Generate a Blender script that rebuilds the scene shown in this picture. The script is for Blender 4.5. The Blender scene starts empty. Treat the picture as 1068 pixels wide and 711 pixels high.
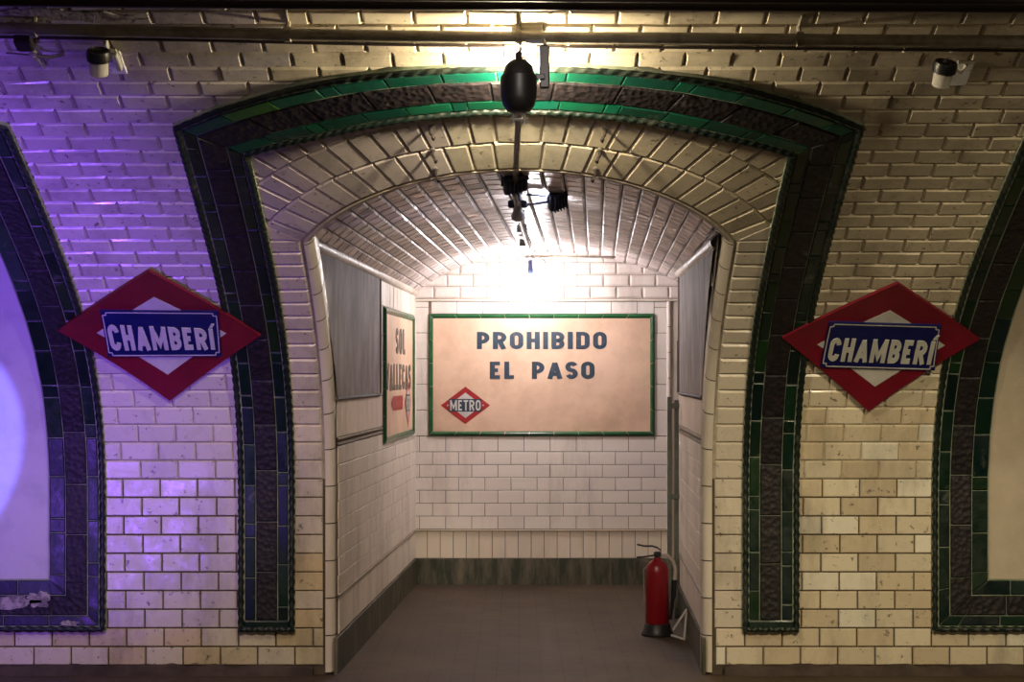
import bpy, math, random
from mathutils import Vector, Matrix
rnd = random.Random(7)
PI = math.pi
col = bpy.context.scene.collection
# ---------------------------------------------------------------- camera frame
F = 1750.0; CX = 541.0; CY = 390.0; D0 = 9.0; CZ = 1.61; SC = F / D0
# ---------------------------------------------------------------- vault profile (arc length -> depth, height)
KN = [0, .9, 1.2, 1.5, 1.8, 2.1, 2.5, 3, 3.5, 4, 4.6, 5.6, 7.0]
PH = [0, 0, .228, .489, .738, .894, 1.006, 1.057, 1.091, 1.145, 1.30, 1.45, 1.57]
def phi(s):
    if s <= 0: return 0
    for i in range(len(KN) - 1):
        if s <= KN[i + 1]:
            t = (s - KN[i]) / (KN[i + 1] - KN[i]); return PH[i] + t * (PH[i + 1] - PH[i])
    return PH[-1]
DS = .005; TZ = [.049]; TY = [0.0]
for i in range(int(7.2 / DS)):
    a = phi((i + .5) * DS); TZ.append(TZ[-1] + math.cos(a) * DS); TY.append(TY[-1] - math.sin(a) * DS)
def prof(s):
    if s <= 0: return 0.0, .049 + s
    k = min(s / DS, len(TZ) - 1.001); i = int(k); t = k - i
    return TY[i] + t * (TY[i + 1] - TY[i]), TZ[i] + t * (TZ[i + 1] - TZ[i])
def P(u, s, h=0.0):
    y, z = prof(s); a = phi(s)
    return Vector((u, y - h * math.cos(a), z - h * math.sin(a)))
def NRM(s):
    a = phi(s); return Vector((0, -math.cos(a), -math.sin(a)))
def scr(p):
    D = D0 + p.y
    return CX + F * p.x / D, CY - F * (p.z - CZ) / D
def at(x, y, h=0.0):
    """wall coordinates (u, s) of the surface point lying h off the wall seen at photo position x, y"""
    lo, hi = -.2, 5.0
    for _ in range(40):
        m = (lo + hi) / 2
        if scr(P(0, m, h))[1] > y: lo = m
        else: hi = m
    D = D0 + P(0, lo, h).y
    return ((x - CX) * D / F, lo)
def W(x, y, h=0.0):
    u, s = at(x, y, h); return P(u, s, h)
def ray(x, y, d):
    """point at depth d (metres behind the foot of the vault)"""
    D = D0 + d
    return Vector(((x - CX) * D / F, d, CZ - (y - CY) * D / F))
# ---------------------------------------------------------------- materials
def newmat(name):
    m = bpy.data.materials.new(name); m.use_nodes = True
    nt = m.node_tree; b = nt.nodes['Principled BSDF']; return m, nt, b
def noise(nt, scale, detail=6, rough=.6, stretch=None, dist=0):
    tc = nt.nodes.new('ShaderNodeTexCoord'); n = nt.nodes.new('ShaderNodeTexNoise')
    n.inputs['Scale'].default_value = scale; n.inputs['Detail'].default_value = detail
    n.inputs['Roughness'].default_value = rough; n.inputs['Distortion'].default_value = dist
    if stretch:
        mp = nt.nodes.new('ShaderNodeMapping'); mp.inputs['Scale'].default_value = stretch
        nt.links.new(tc.outputs['Object'], mp.inputs[0]); nt.links.new(mp.outputs[0], n.inputs['Vector'])
    else: nt.links.new(tc.outputs['Object'], n.inputs['Vector'])
    return n.outputs['Fac']
def ramp(nt, src, stops):
    r = nt.nodes.new('ShaderNodeValToRGB'); e = r.color_ramp.elements
    for i, (p, c) in enumerate(stops):
        if i > 1: e.new(p)
        e[i].position = p; e[i].color = (*c, 1) if len(c) == 3 else c
    nt.links.new(src, r.inputs[0]); return r.outputs[0]
def mix(nt, fac, a, b, mode='MIX'):
    m = nt.nodes.new('ShaderNodeMix'); m.data_type = 'RGBA'; m.blend_type = mode
    for i, v in ((0, fac), (6, a), (7, b)):
        if isinstance(v, (int, float)): m.inputs[i].default_value = v
        elif isinstance(v, tuple): m.inputs[i].default_value = (*v, 1)
        else: nt.links.new(v, m.inputs[i])
    return m.outputs[2]
def bump(nt, b, src, strength=.2, dist=.01):
    n = nt.nodes.new('ShaderNodeBump'); n.inputs['Strength'].default_value = strength; n.inputs['Distance'].default_value = dist
    nt.links.new(src, n.inputs['Height']); nt.links.new(n.outputs[0], b.inputs['Normal'])
def attr(nt):
    a = nt.nodes.new('ShaderNodeAttribute'); a.attribute_name = 'tint'; return a.outputs['Color']
def tinted(name, dirt=(.12, .09, .06), amount=.6, rough=.28, scale=2.2, stretch=(1, 1, .35), spots=True, lo=.49, bmp=.15):
    m, nt, b = newmat(name)
    big = noise(nt, scale, 8, .7, stretch)
    f = ramp(nt, big, [(lo, (0, 0, 0)), (lo + .22, (amount,) * 3)])
    c = mix(nt, f, attr(nt), dirt)
    if spots:
        sp = ramp(nt, noise(nt, 26, 5, .7), [(.615, (0, 0, 0)), (.66, (.8,) * 3)])
        c = mix(nt, sp, c, (.10, .08, .06))
    nt.links.new(c, b.inputs['Base Color'])
    rg = ramp(nt, noise(nt, 9, 4), [(.3, (rough - .08,) * 3), (.8, (rough + .25,) * 3)])
    nt.links.new(rg, b.inputs['Roughness'])
    bump(nt, b, noise(nt, 14, 3), bmp, .01)
    return m
def plain(name, c, rough=.5, metal=0, var=.25, scale=12, c2=None, stretch=None, bmp=0, emis=None, es=0, lo=.35, hi=.7):
    m, nt, b = newmat(name)
    c2 = c2 or tuple(v * (1 - var) for v in c)
    nt.links.new(ramp(nt, noise(nt, scale, 6, .65, stretch), [(lo, c), (hi, c2)]), b.inputs['Base Color'])
    b.inputs['Roughness'].default_value = rough; b.inputs['Metallic'].default_value = metal
    if bmp: bump(nt, b, noise(nt, scale * 2.5, 5), bmp, .01)
    if emis:
        b.inputs['Emission Color'].default_value = (*emis, 1); b.inputs['Emission Strength'].default_value = es
    return m
M = {}
M['tile'] = tinted('glazed_wall_tile', rough=.26)
M['tile_in'] = tinted('glazed_passage_tile', dirt=(.25, .19, .14), amount=.55, rough=.4, scale=1.6, stretch=(1.2, 1.2, .25), lo=.5, spots=False)
M['tile_ceiling'] = tinted('glazed_ceiling_tile', dirt=(.09, .07, .065), amount=.85, rough=.3, scale=1.9, stretch=(1.0, 1.6, 1.0), lo=.48, spots=False)
M['grout_up'] = plain('grout_upper', (.46, .40, .31), .9, var=.5)
M['grout_low'] = plain('grout_lower', (.10, .075, .05), .9, var=.5)
M['grout_in'] = plain('grout_passage', (.22, .17, .14), .9, var=.5)
M['concrete_dirt'] = plain('grimy_kerb', (.035, .022, .018), .85, c2=(.09, .065, .05), scale=7, bmp=.4)
M['vault'] = plain('vault_plaster', (.18, .15, .11), .9)
def green_mat():
    m, nt, b = newmat('green_glazed_tile')
    w = ramp(nt, noise(nt, 5.5, 8, .75, None, .6), [(.60, (0, 0, 0)), (.70, (.55,) * 3)])
    c = mix(nt, w, attr(nt), (.16, .17, .14))
    nt.links.new(c, b.inputs['Base Color'])
    nt.links.new(ramp(nt, noise(nt, 10), [(.3, (.25,) * 3), (.8, (.6,) * 3)]), b.inputs['Roughness'])
    bump(nt, b, noise(nt, 18, 4), .2, .01); return m
M['green'] = green_mat()
def pattern_mat():
    m, nt, b = newmat('dark_patterned_relief_tile')
    tc = nt.nodes.new('ShaderNodeTexCoord'); v = nt.nodes.new('ShaderNodeTexVoronoi'); v.inputs['Scale'].default_value = 34
    nt.links.new(tc.outputs['Object'], v.inputs['Vector'])
    n = noise(nt, 30, 8, .8)
    base = ramp(nt, n, [(.42, (.003, .003, .005)), (.56, (.011, .006, .008)), (.70, (.05, .035, .032))])
    c = mix(nt, ramp(nt, v.outputs['Distance'], [(.0, (.4,) * 3), (.35, (0,) * 3)]), base, (.022, .011, .013))
    w = ramp(nt, noise(nt, 3.5, 8, .75, None, .5), [(.62, (0, 0, 0)), (.72, (.6,) * 3)])
    c = mix(nt, w, c, (.16, .15, .14))
    nt.links.new(c, b.inputs['Base Color']); b.inputs['Roughness'].default_value = .6
    bump(nt, b, v.outputs['Distance'], .5, .01); return m
M['pattern'] = pattern_mat()
M['rope'] = plain('dark_green_rope_glaze', (.004, .012, .008), .5, c2=(.05, .05, .038), scale=7, lo=.52, hi=.75)
M['border_base'] = plain('border_grout', (.14, .19, .13), .8, c2=(.36, .38, .30), scale=6)
M['chip'] = plain('exposed_plaster', (.42, .38, .36), .9, c2=(.14, .12, .13), scale=20, bmp=.5, lo=.45, hi=.6)
M['poster_l'] = plain('whitewashed_plaster', (.56, .53, .56), .75, c2=(.42, .40, .44), scale=5, bmp=.25, lo=.5, hi=.8)
M['poster_r'] = plain('cream_plaster', (.58, .50, .40), .8, c2=(.46, .39, .30), scale=4, bmp=.15)
M['corridor_plaster'] = plain('corridor_plaster', (.62, .55, .46), .7, c2=(.5, .43, .34), scale=4)
M['slate'] = plain('worn_grey_board', (.15, .12, .112), .75, c2=(.34, .285, .27), scale=4.0, stretch=(1, 1.8, .7), lo=.40, hi=.64, bmp=.1)
M['slate_edge'] = plain('dark_board_edge', (.06, .05, .045), .7)
M['red'] = plain('red_enamel', (.19, .002, .016), .5, c2=(.13, .002, .012), scale=6)
M['blue'] = plain('blue_enamel', (.006, .010, .11), .3, var=.3)
M['white'] = plain('white_enamel', (.62, .60, .58), .4, c2=(.48, .46, .44), scale=9)
M['cream_letter'] = plain('white_lettering', (.58, .58, .54), .4, var=.15)
M['sign_face'] = plain('beige_ceramic_face', (.74, .52, .37), .45, c2=(.56, .37, .25), scale=3.0, lo=.42, hi=.7)
M['sign_green'] = plain('green_ceramic_frame', (.008, .075, .022), .25, c2=(.02, .13, .04), scale=6, lo=.4, hi=.7)
M['ink'] = plain('dark_blue_lettering', (.03, .05, .075), .4, c2=(.10, .12, .14), scale=40, lo=.55, hi=.8)
M['ink_grey'] = plain('faded_lettering', (.06, .055, .05), .5, c2=(.3, .22, .16), scale=40, lo=.5, hi=.75)
M['logo_red'] = plain('logo_red', (.40, .02, .025), .4, var=.3)
M['logo_dark'] = plain('logo_dark_blue', (.02, .045, .075), .4)
M['marble'] = plain('dark_green_marble', (.028, .036, .02), .45, c2=(.17, .145, .10), scale=4, stretch=(3, 3, .6), lo=.42, hi=.68)
M['joint'] = plain('pale_joint', (.20, .19, .15), .8)
def floor_mat():
    m, nt, b = newmat('worn_brown_floor_tile')
    tc = nt.nodes.new('ShaderNodeTexCoord'); br = nt.nodes.new('ShaderNodeTexBrick')
    nt.links.new(tc.outputs['Object'], br.inputs['Vector']); br.inputs['Scale'].default_value = 1
    br.inputs['Brick Width'].default_value = .12; br.inputs['Row Height'].default_value = .12; br.inputs['Mortar Size'].default_value = .006
    br.offset = 0
    br.inputs['Color1'].default_value = (.055, .034, .018, 1); br.inputs['Color2'].default_value = (.046, .029, .016, 1); br.inputs['Mortar'].default_value = (.032, .020, .012, 1)
    st = ramp(nt, noise(nt, 1.6, 9, .7), [(.42, (0, 0, 0)), (.62, (.55,) * 3)])
    c = mix(nt, st, br.outputs['Color'], (.095, .062, .032))
    st2 = ramp(nt, noise(nt, 5, 9, .75, (1, 2.2, 1)), [(.60, (0, 0, 0)), (.68, (.6,) * 3)])
    c = mix(nt, st2, c, (.03, .022, .017))
    nt.links.new(c, b.inputs['Base Color']); b.inputs['Roughness'].default_value = .72
    bump(nt, b, noise(nt, 30, 6), .3, .005); return m
M['floor'] = floor_mat()
M['pipe'] = plain('painted_steel_pipe', (.34, .31, .24), .5, c2=(.16, .13, .10), scale=9, lo=.45, hi=.7)
M['dark_pipe'] = plain('dark_cable_duct', (.035, .022, .025), .6)
M['black'] = plain('black_housing', (.012, .011, .012), .42)
M['navy'] = plain('dark_blue_grey_housing', (.045, .06, .14), .45)
M['steel'] = plain('galvanised_steel', (.36, .34, .31), .4, metal=.6)
M['post'] = plain('grey_green_metal', (.17, .19, .155), .5, c2=(.09, .10, .08))
M['offwhite'] = plain('off_white_plastic', (.6, .57, .5), .45, var=.2)
M['ext_red'] = plain('extinguisher_red', (.25, .004, .010), .3, var=.2)
M['hose'] = plain('pale_hose', (.50, .44, .36), .5)
M['rust'] = plain('rusted_iron', (.018, .010, .009), .8)
M['bulb'] = plain('glowing_bulb', (1, 1, 1), .3, emis=(1, .93, .95), es=640)
M['bulb_top'] = plain('glowing_warm_bulb', (1, 1, 1), .3, emis=(1, .84, .56), es=1500)
M['lampglass'] = plain('glowing_floodlight_glass', (1, 1, 1), .3, emis=(.86, .88, 1), es=420)
M['frost'] = plain('frosted_glass_globe', (.75, .76, .85), .25)
# ---------------------------------------------------------------- mesh builder
TR = random.Random(11)
class MB:
    def __init__(s): s.v = []; s.f = []; s.m = []; s.c = []
    def face(s, pts, mi=0, c=(1, 1, 1)):
        i = len(s.v); s.v += [tuple(p) for p in pts]; s.c += [c] * len(pts); s.f.append(tuple(range(i, i + len(pts)))); s.m.append(mi)
    def grid(s, rows, mi=0, c=(1, 1, 1), close=False):
        n = len(rows[0]); i0 = len(s.v)
        for r in rows: s.v += [tuple(p) for p in r]; s.c += [c] * n
        for a in range(len(rows) - 1):
            for b in range(n if close else n - 1):
                b2 = (b + 1) % n
                s.f.append((i0 + a * n + b, i0 + a * n + b2, i0 + (a + 1) * n + b2, i0 + (a + 1) * n + b)); s.m.append(mi)
        return i0
    def cap(s, i0, n, mi=0): s.f.append(tuple(range(i0, i0 + n))); s.m.append(mi)
    def tile(s, q, fn, h0, h1, bev, mi=0, c=(1, 1, 1), gap=.002, tilt=.0009):
        """q: four (a,b) corners in order; fn(a,b,h) -> point; a bevelled tile"""
        cx = sum(p[0] for p in q) / 4; cy = sum(p[1] for p in q) / 4
        def inset(d):
            out = []
            n = 4
            for i in range(4):
                p = q[i]; a = q[(i + 1) % 4]; b = q[i - 1]
                ea = Vector((a[0] - p[0], a[1] - p[1])); eb = Vector((b[0] - p[0], b[1] - p[1]))
                if ea.length < 1e-6 or eb.length < 1e-6: return None
                ea.normalize(); eb.normalize(); sn = max(.3, abs(ea.x * eb.y - ea.y * eb.x))
                o = (ea + eb) * (d / sn); out.append((p[0] + o.x, p[1] + o.y))
            return out
        A = inset(gap); B = inset(gap + bev)
        if not A or not B: return
        i = len(s.v)
        for (a, b) in A: s.v.append(tuple(fn(a, b, -.002)))
        for (a, b) in A: s.v.append(tuple(fn(a, b, h0)))
        tx, ty = TR.gauss(0, tilt), TR.gauss(0, tilt * .6)
        for k_, (a, b) in enumerate(B): s.v.append(tuple(fn(a, b, h1 + tx * (1 if k_ in (0, 3) else -1) + ty * (1 if k_ < 2 else -1))))
        s.c += [c] * 12
        for k in range(4):
            l = (k + 1) % 4
            s.f.append((i + k, i + l, i + 4 + l, i + 4 + k)); s.f.append((i + 4 + k, i + 4 + l, i + 8 + l, i + 8 + k)); s.m += [mi, mi]
        s.f.append((i + 8, i + 9, i + 10, i + 11)); s.m.append(mi)
    def box(s, c, size, rot=None, mi=0, col_=(1, 1, 1), bev=0):
        c = Vector(c); x, y, z = [k / 2 for k in size]; R = rot or Matrix.Identity(3)
        b = min(bev, x * .9, y * .9, z * .9)
        if b <= 0:
            v = [Vector((i * x, j * y, k * z)) for k in (-1, 1) for j in (-1, 1) for i in (-1, 1)]
            fs = [(0, 2, 3, 1), (4, 5, 7, 6), (0, 1, 5, 4), (2, 6, 7, 3), (0, 4, 6, 2), (1, 3, 7, 5)]
            i0 = len(s.v); s.v += [tuple(c + R @ p) for p in v]; s.c += [col_] * 8
            for f_ in fs: s.f.append(tuple(i0 + k for k in f_)); s.m.append(mi)
            return
        def ring(a, bb, z_): return [(-a + b, -bb), (a - b, -bb), (a, -bb + b), (a, bb - b), (a - b, bb), (-a + b, bb), (-a, bb - b), (-a, -bb + b)]
        rows = []
        for (ins, zz) in ((b, -z), (0, -z + b), (0, z - b), (b, z)):
            r8 = ring(x - ins, y - ins, 0) if ins else ring(x, y, 0)
            rows.append([c + R @ Vector((p[0], p[1], zz)) for p in r8])
        i0 = s.grid(rows, mi, col_, True)
        s.cap(i0, 8, mi); s.cap(i0 + 24, 8, mi)
    def tube(s, pts, r, n=10, mi=0, c=(1, 1, 1), radii=None, caps=True):
        pts = [Vector(p) for p in pts]; rows = []; up = None
        for i, p in enumerate(pts):
            t = (pts[min(i + 1, len(pts) - 1)] - pts[max(i - 1, 0)])
            if t.length < 1e-9: t = Vector((0, 0, 1))
            t.normalize()
            if up is None:
                up = Vector((0, 0, 1)) if abs(t.z) < .9 else Vector((1, 0, 0))
            a = (up - t * up.dot(t)); a.normalize(); bb = t.cross(a); up = a
            rr = radii[i] if radii else r
            rows.append([p + (a * math.cos(2 * PI * k / n) + bb * math.sin(2 * PI * k / n)) * rr for k in range(n)])
        i0 = s.grid(rows, mi, c, True)
        if caps: s.cap(i0, n, mi); s.cap(i0 + n * (len(pts) - 1), n, mi)
    def lathe(s, base, axis, prof_, n=24, mi=0, c=(1, 1, 1), sx=1.0):
        axis = Vector(axis).normalized(); a = Vector((1, 0, 0)) if abs(axis.x) < .9 else Vector((0, 1, 0))
        a = (a - axis * a.dot(axis)).normalized(); b = axis.cross(a); base = Vector(base)
        rows = [[base + axis * z + (a * math.cos(2 * PI * k / n) * sx + b * math.sin(2 * PI * k / n)) * r for k in range(n)] for (r, z) in prof_]
        i0 = s.grid(rows, mi, c, True)
        s.cap(i0, n, mi); s.cap(i0 + n * (len(prof_) - 1), n, mi)
    def build(s, name, mats, parent=None, smooth=False, origin=None):
        if not isinstance(mats, (list, tuple)): mats = [mats]
        me = bpy.data.meshes.new(name)
        par = Vector(parent['o_']) if (parent is not None and 'o_' in parent) else Vector((0, 0, 0))
        off = par if origin is None else Vector(origin)
        me.from_pydata([tuple(Vector(v) - off) for v in s.v], [], s.f)
        for m_ in mats: me.materials.append(M[m_] if isinstance(m_, str) else m_)
        me.polygons.foreach_set('material_index', s.m)
        ca = me.color_attributes.new('tint', 'FLOAT_COLOR', 'POINT')
        ca.data.foreach_set('color', [x for c in s.c for x in (*c, 1.0)])
        me.update()
        import bmesh
        b = bmesh.new(); b.from_mesh(me); bmesh.ops.recalc_face_normals(b, faces=b.faces); b.to_mesh(me); b.free()
        if smooth:
            me.polygons.foreach_set('use_smooth', [True] * len(me.polygons))
            try: me.set_sharp_from_angle(angle=math.radians(42))
            except Exception: pass
        o = bpy.data.objects.new(name, me); col.objects.link(o)
        if parent is not None: o.parent = parent; o.location = off - par
        elif origin is not None: o.location = off
        ORG[o.name] = off
        return o
ORG = {}
def thing(name, label, cat, loc, group=None):
    o = bpy.data.objects.new(name, None); col.objects.link(o); o.empty_display_size = .1
    o.location = loc; o['label'] = label; o['category'] = cat
    if group: o['group'] = group
    ROOT[o.name] = Vector(loc); return o
ROOT = {}
def part(name, mb, mat, parent, smooth=False, label=None):
    """parent may be a thing (Empty) or a part of it; vertices given in world coordinates"""
    r = parent
    while r.parent: r = r.parent
    o_ = ROOT.get(r.name, Vector((0, 0, 0)))
    me_o = mb.build(name, mat, None, smooth, origin=o_)
    me_o.parent = parent; me_o.location = (0, 0, 0)
    if label: me_o['label'] = label
    return me_o
def solo(name, mb, mat, label, cat, group=None, smooth=False, origin=None):
    o = mb.build(name, mat, None, smooth, origin=origin); o['label'] = label; o['category'] = cat
    if group: o['group'] = group
    return o
def struct(name, mb, mat, smooth=False):
    o = mb.build(name, mat, None, smooth); o['kind'] = 'structure'; return o
def jit(c, v): k = 1 + rnd.uniform(-v, v); return tuple(x * k for x in c)
# ================================================================ MAIN VAULT WALL
UO = 1.036; RISE = .57; S_SP = 2.58; RO = (UO ** 2 + RISE ** 2) / (2 * RISE); SCN = S_SP + RISE - RO
TH = math.asin(UO / RO)
wb = MB()
SMAX = 6.9
def sgrid(u0, u1, s0f, s1, nu, ns, mb, mi=0):
    rows = []
    for i in range(nu + 1):
        u = u0 + (u1 - u0) * i / nu; s0 = s0f(u)
        rows.append([P(u, s0 + (s1 - s0) * j / ns) for j in range(ns + 1)])
    mb.grid(rows, mi)
for sg in (-1, 1):
    for (a, b, mi) in ((-.1, 1.0, 1), (1.0, SMAX, 0)):
        sgrid(sg * UO, sg * 5.6, lambda u, a=a: a, b, 6, max(2, int((b - a) / .1)), wb, mi)
sgrid(-UO, UO, lambda u: SCN + math.sqrt(max(0, RO ** 2 - u * u)), SMAX, 40, 40, wb, 0)
# tiles of the vault, running bond
YEL = [(.62, .50, .30), (.60, .50, .33), (.56, .45, .27), (.66, .58, .42)]
def wallcol(u, s):
    if s < 1.4 and u > 1.0:
        c = rnd.choice([(.64, .54, .39), (.68, .59, .43), (.72, .64, .49), (.62, .52, .37), (.80, .75, .63), (.70, .61, .46)])
    elif s < .2: c = rnd.choice([(.66, .58, .36), (.68, .62, .46), (.62, .52, .30)])
    elif u < -1: c = (.66, .60, .56)
    else: c = (.64, .56, .42)
    return jit(c, .08)
def inside_border(u, s0, s1):
    # region belonging to the arch surrounds and the opening
    for c0 in (0, 3.71, -3.71):
        x = abs(u - c0)
        if x < 1.36:
            top = 3.90 - .41 * ((x + .1) / 1.5) ** 1.9
            if c0 == 0:
                if s0 > .26 and s1 < top: return True
            elif s0 > .30 and s1 < top: return True
    return False
for row in range(0, 60):
    s0, s1 = row * .1, row * .1 + .1
    odd = row % 2; t = (row - 10) / 26.0
    joints = []
    if row >= 37:
        for k in range(-24, 25):
            kk = k + (.5 if odd else 0); joints.append(.2 * kk * (1.03 if kk < 0 else .97))
    else:
        phl = .175 + t * (.11 - .175) + (.1 if odd else 0); phr = .13 + t * (.18 - .13) + (.1 if odd else 0)
        joints = [-.2 * k + phl for k in range(28, 3 if row > 33 else 5, -1)] + ([] if row > 1 else [phl - .2 * k for k in range(5, 2, -1)] + [phr + .2 * k for k in range(3, 5)]) + [phr + .2 * k for k in range(3 if row > 33 else 5, 27)]
        if row > 1: joints = [j for j in joints if abs(j) > (1.3 if row < 34 else .7)]
    for a, b in zip(joints, joints[1:]):
        if row <= 1 and a < 0 < b: continue
        if b - a > .3: continue
        if abs((a + b) / 2) > 5.6: continue
        if row <= 1:   # clip to the passage mouth
            if max(a, -1.04) < min(b, 1.045) and abs((a + b) / 2) < 1.15:
                if a < -1.04 < b: b = -1.045
                elif a < 1.05 < b: a = 1.055
                elif -1.05 < (a + b) / 2 < 1.05: continue
        elif abs((a + b) / 2) < 1.25 and s1 < 3.6: continue
        if inside_border((a + b) / 2, s0, s1): continue
        if b - a < .02: continue
        # rows at the foot have slight unevenness, upper rows are strongly bevelled
        up = min(1, max(0, (s0 - .8) / .7))
        bev = .004 + .006 * up; h1 = .008 + .005 * up
        dz_ = rnd.uniform(-.001, .001)
        c = wallcol((a + b) / 2, s0)
        wb.tile([(a, s0), (b, s0), (b, s1), (a, s1)], lambda u, s, h: P(u, s, h), h1 * .25, h1 + dz_, bev, 2, c, gap=.0034 - .0020 * up)
# side columns between opening and surround
for sg in (-1, 1):
    for row in range(2, 27):
        s0, s1 = row * .1, row * .1 + .1
        if row == 26: s1 = 2.64
        a, b = sg * (UO + .012), sg * 1.235
        up = min(1, max(0, (s0 - .8) / .7)); c = jit((.64, .57, .44) if sg < 0 else (.64, .57, .46), .07)
        if sg < 0 and row < 7 and rnd.random() < .6: c = jit((.66, .53, .32), .05)
        q = [(a, s0), (b, s0), (b, s1), (a, s1)]
        if row == 26: q = [(a, s0), (b, s0), (b, s0 + .16), (a, s0 - .01 + .02)]
        wb.tile(q, lambda u, s, h: P(u, s, h), .003, .009 + .005 * up, .004 + .006 * up, 2, c, gap=.0025)
# radial voussoir tiles over the mouth
for k in range(3):
    r0 = RO + .012 + .2 * k; r1 = r0 + .2; rm = (r0 + r1) / 2; th = TH + .02
    n = max(1, round(2 * th * rm / .105))
    for i in range(-1 if k else 0, n + (1 if k else 0)):
        t0 = -th + 2 * th * (i) / n; t1 = -th + 2 * th * (i + 1) / n
        def q_(r, t): return (r * math.sin(t), SCN + r * math.cos(t))
        q = [q_(r0, t0), q_(r0, t1), q_(r1, t1), q_(r1, t0)]
        cu = sum(p[0] for p in q) / 4; cs = sum(p[1] for p in q) / 4
        if abs(cu) > 1.28: continue
        top = 3.60 - .26 * (abs(cu) / 1.2) ** 2
        if cs > top + .05: continue
        c = jit((.60, .53, .50) if cu < -.3 else ((.62, .56, .44) if cu < .3 else (.60, .52, .38)), .08)  # mauve left, khaki right: tint of the light put into tile colour
        wb.tile(q, lambda u, s, h: P(u, s, h), .003, .013, .009, 2, c, gap=.0022)
main_wall = struct('wall_front', wb, ['grout_up', 'grout_low', 'tile'])
# thickness of the wall behind: plain masonry back of the side parts (keeps light out)
kb = MB()
rnd2 = random.Random(3)
for sg in (-1, 1):
    x0, x1 = sg * 1.10, sg * 5.6
    n = 60; rows = []
    for i in range(n + 1):
        x = x0 + (x1 - x0) * i / n; e = rnd2.uniform(-.012, .012)
        rows.append([Vector((x, .0, .055 + e)), Vector((x, -.03 + e, .045 + e * .8)), Vector((x, -.05 + e, .0))])
    kb.grid(rows, 0)
struct('trim_1', kb, 'concrete_dirt', smooth=True)
# ---------------------------------------------------------------- bullnose round the passage mouth
def bull(path, mb, r, colr):
    """path: list of ((u,s),(iu,is)) with the inward direction in the surface"""
    rows = []
    for (u, s), (iu, is_) in path:
        rr = []
        for k in range(7):
            a = PI / 2 * k / 6
            rr.append(P(u + iu * r * (math.sin(a)), s + is_ * r * math.sin(a), -r + r * math.cos(a) + .010))
        rr.append(P(u + iu * (r + .002), s + is_ * (r + .002), -r - .05))
        rr.insert(0, P(u, s, -.01))
        rows.append(rr)
    mb.grid(rows, 0, colr)
for idx, sg in ((2, -1), (3, 1)):
    mb = MB(); s = -.04
    while s < S_SP:
        e = min(s + .2, S_SP)
        bull([((sg * UO, s + .003 + (e - s - .006) * j / 4), (-sg, 0)) for j in range(5)], mb, .05, jit((.66, .59, .49), .06)); s = e
    mb.grid([[P(sg * (UO - .001), -.04 + (S_SP + .04) * j / 40, -.001), P(sg * (UO - .047), -.04 + (S_SP + .04) * j / 40, -.045), P(sg * (UO - .047), -.04 + (S_SP + .04) * j / 40, -.1)] for j in range(41)], 1)
    struct('trim_%d' % idx, mb, ['tile_in', 'grout_low'], smooth=True)
mb = MB(); n = 12
for i in range(n):
    t0 = -TH + 2 * TH * i / n + .002; t1 = -TH + 2 * TH * (i + 1) / n - .002
    bull([((RO * math.sin(t), SCN + RO * math.cos(t)), (-math.sin(t), -math.cos(t))) for t in [t0 + (t1 - t0) * j / 6 for j in range(7)]], mb, .038, jit((.60, .52, .42), .06))
struct('trim_4', mb, 'tile_in', smooth=True)
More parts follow.
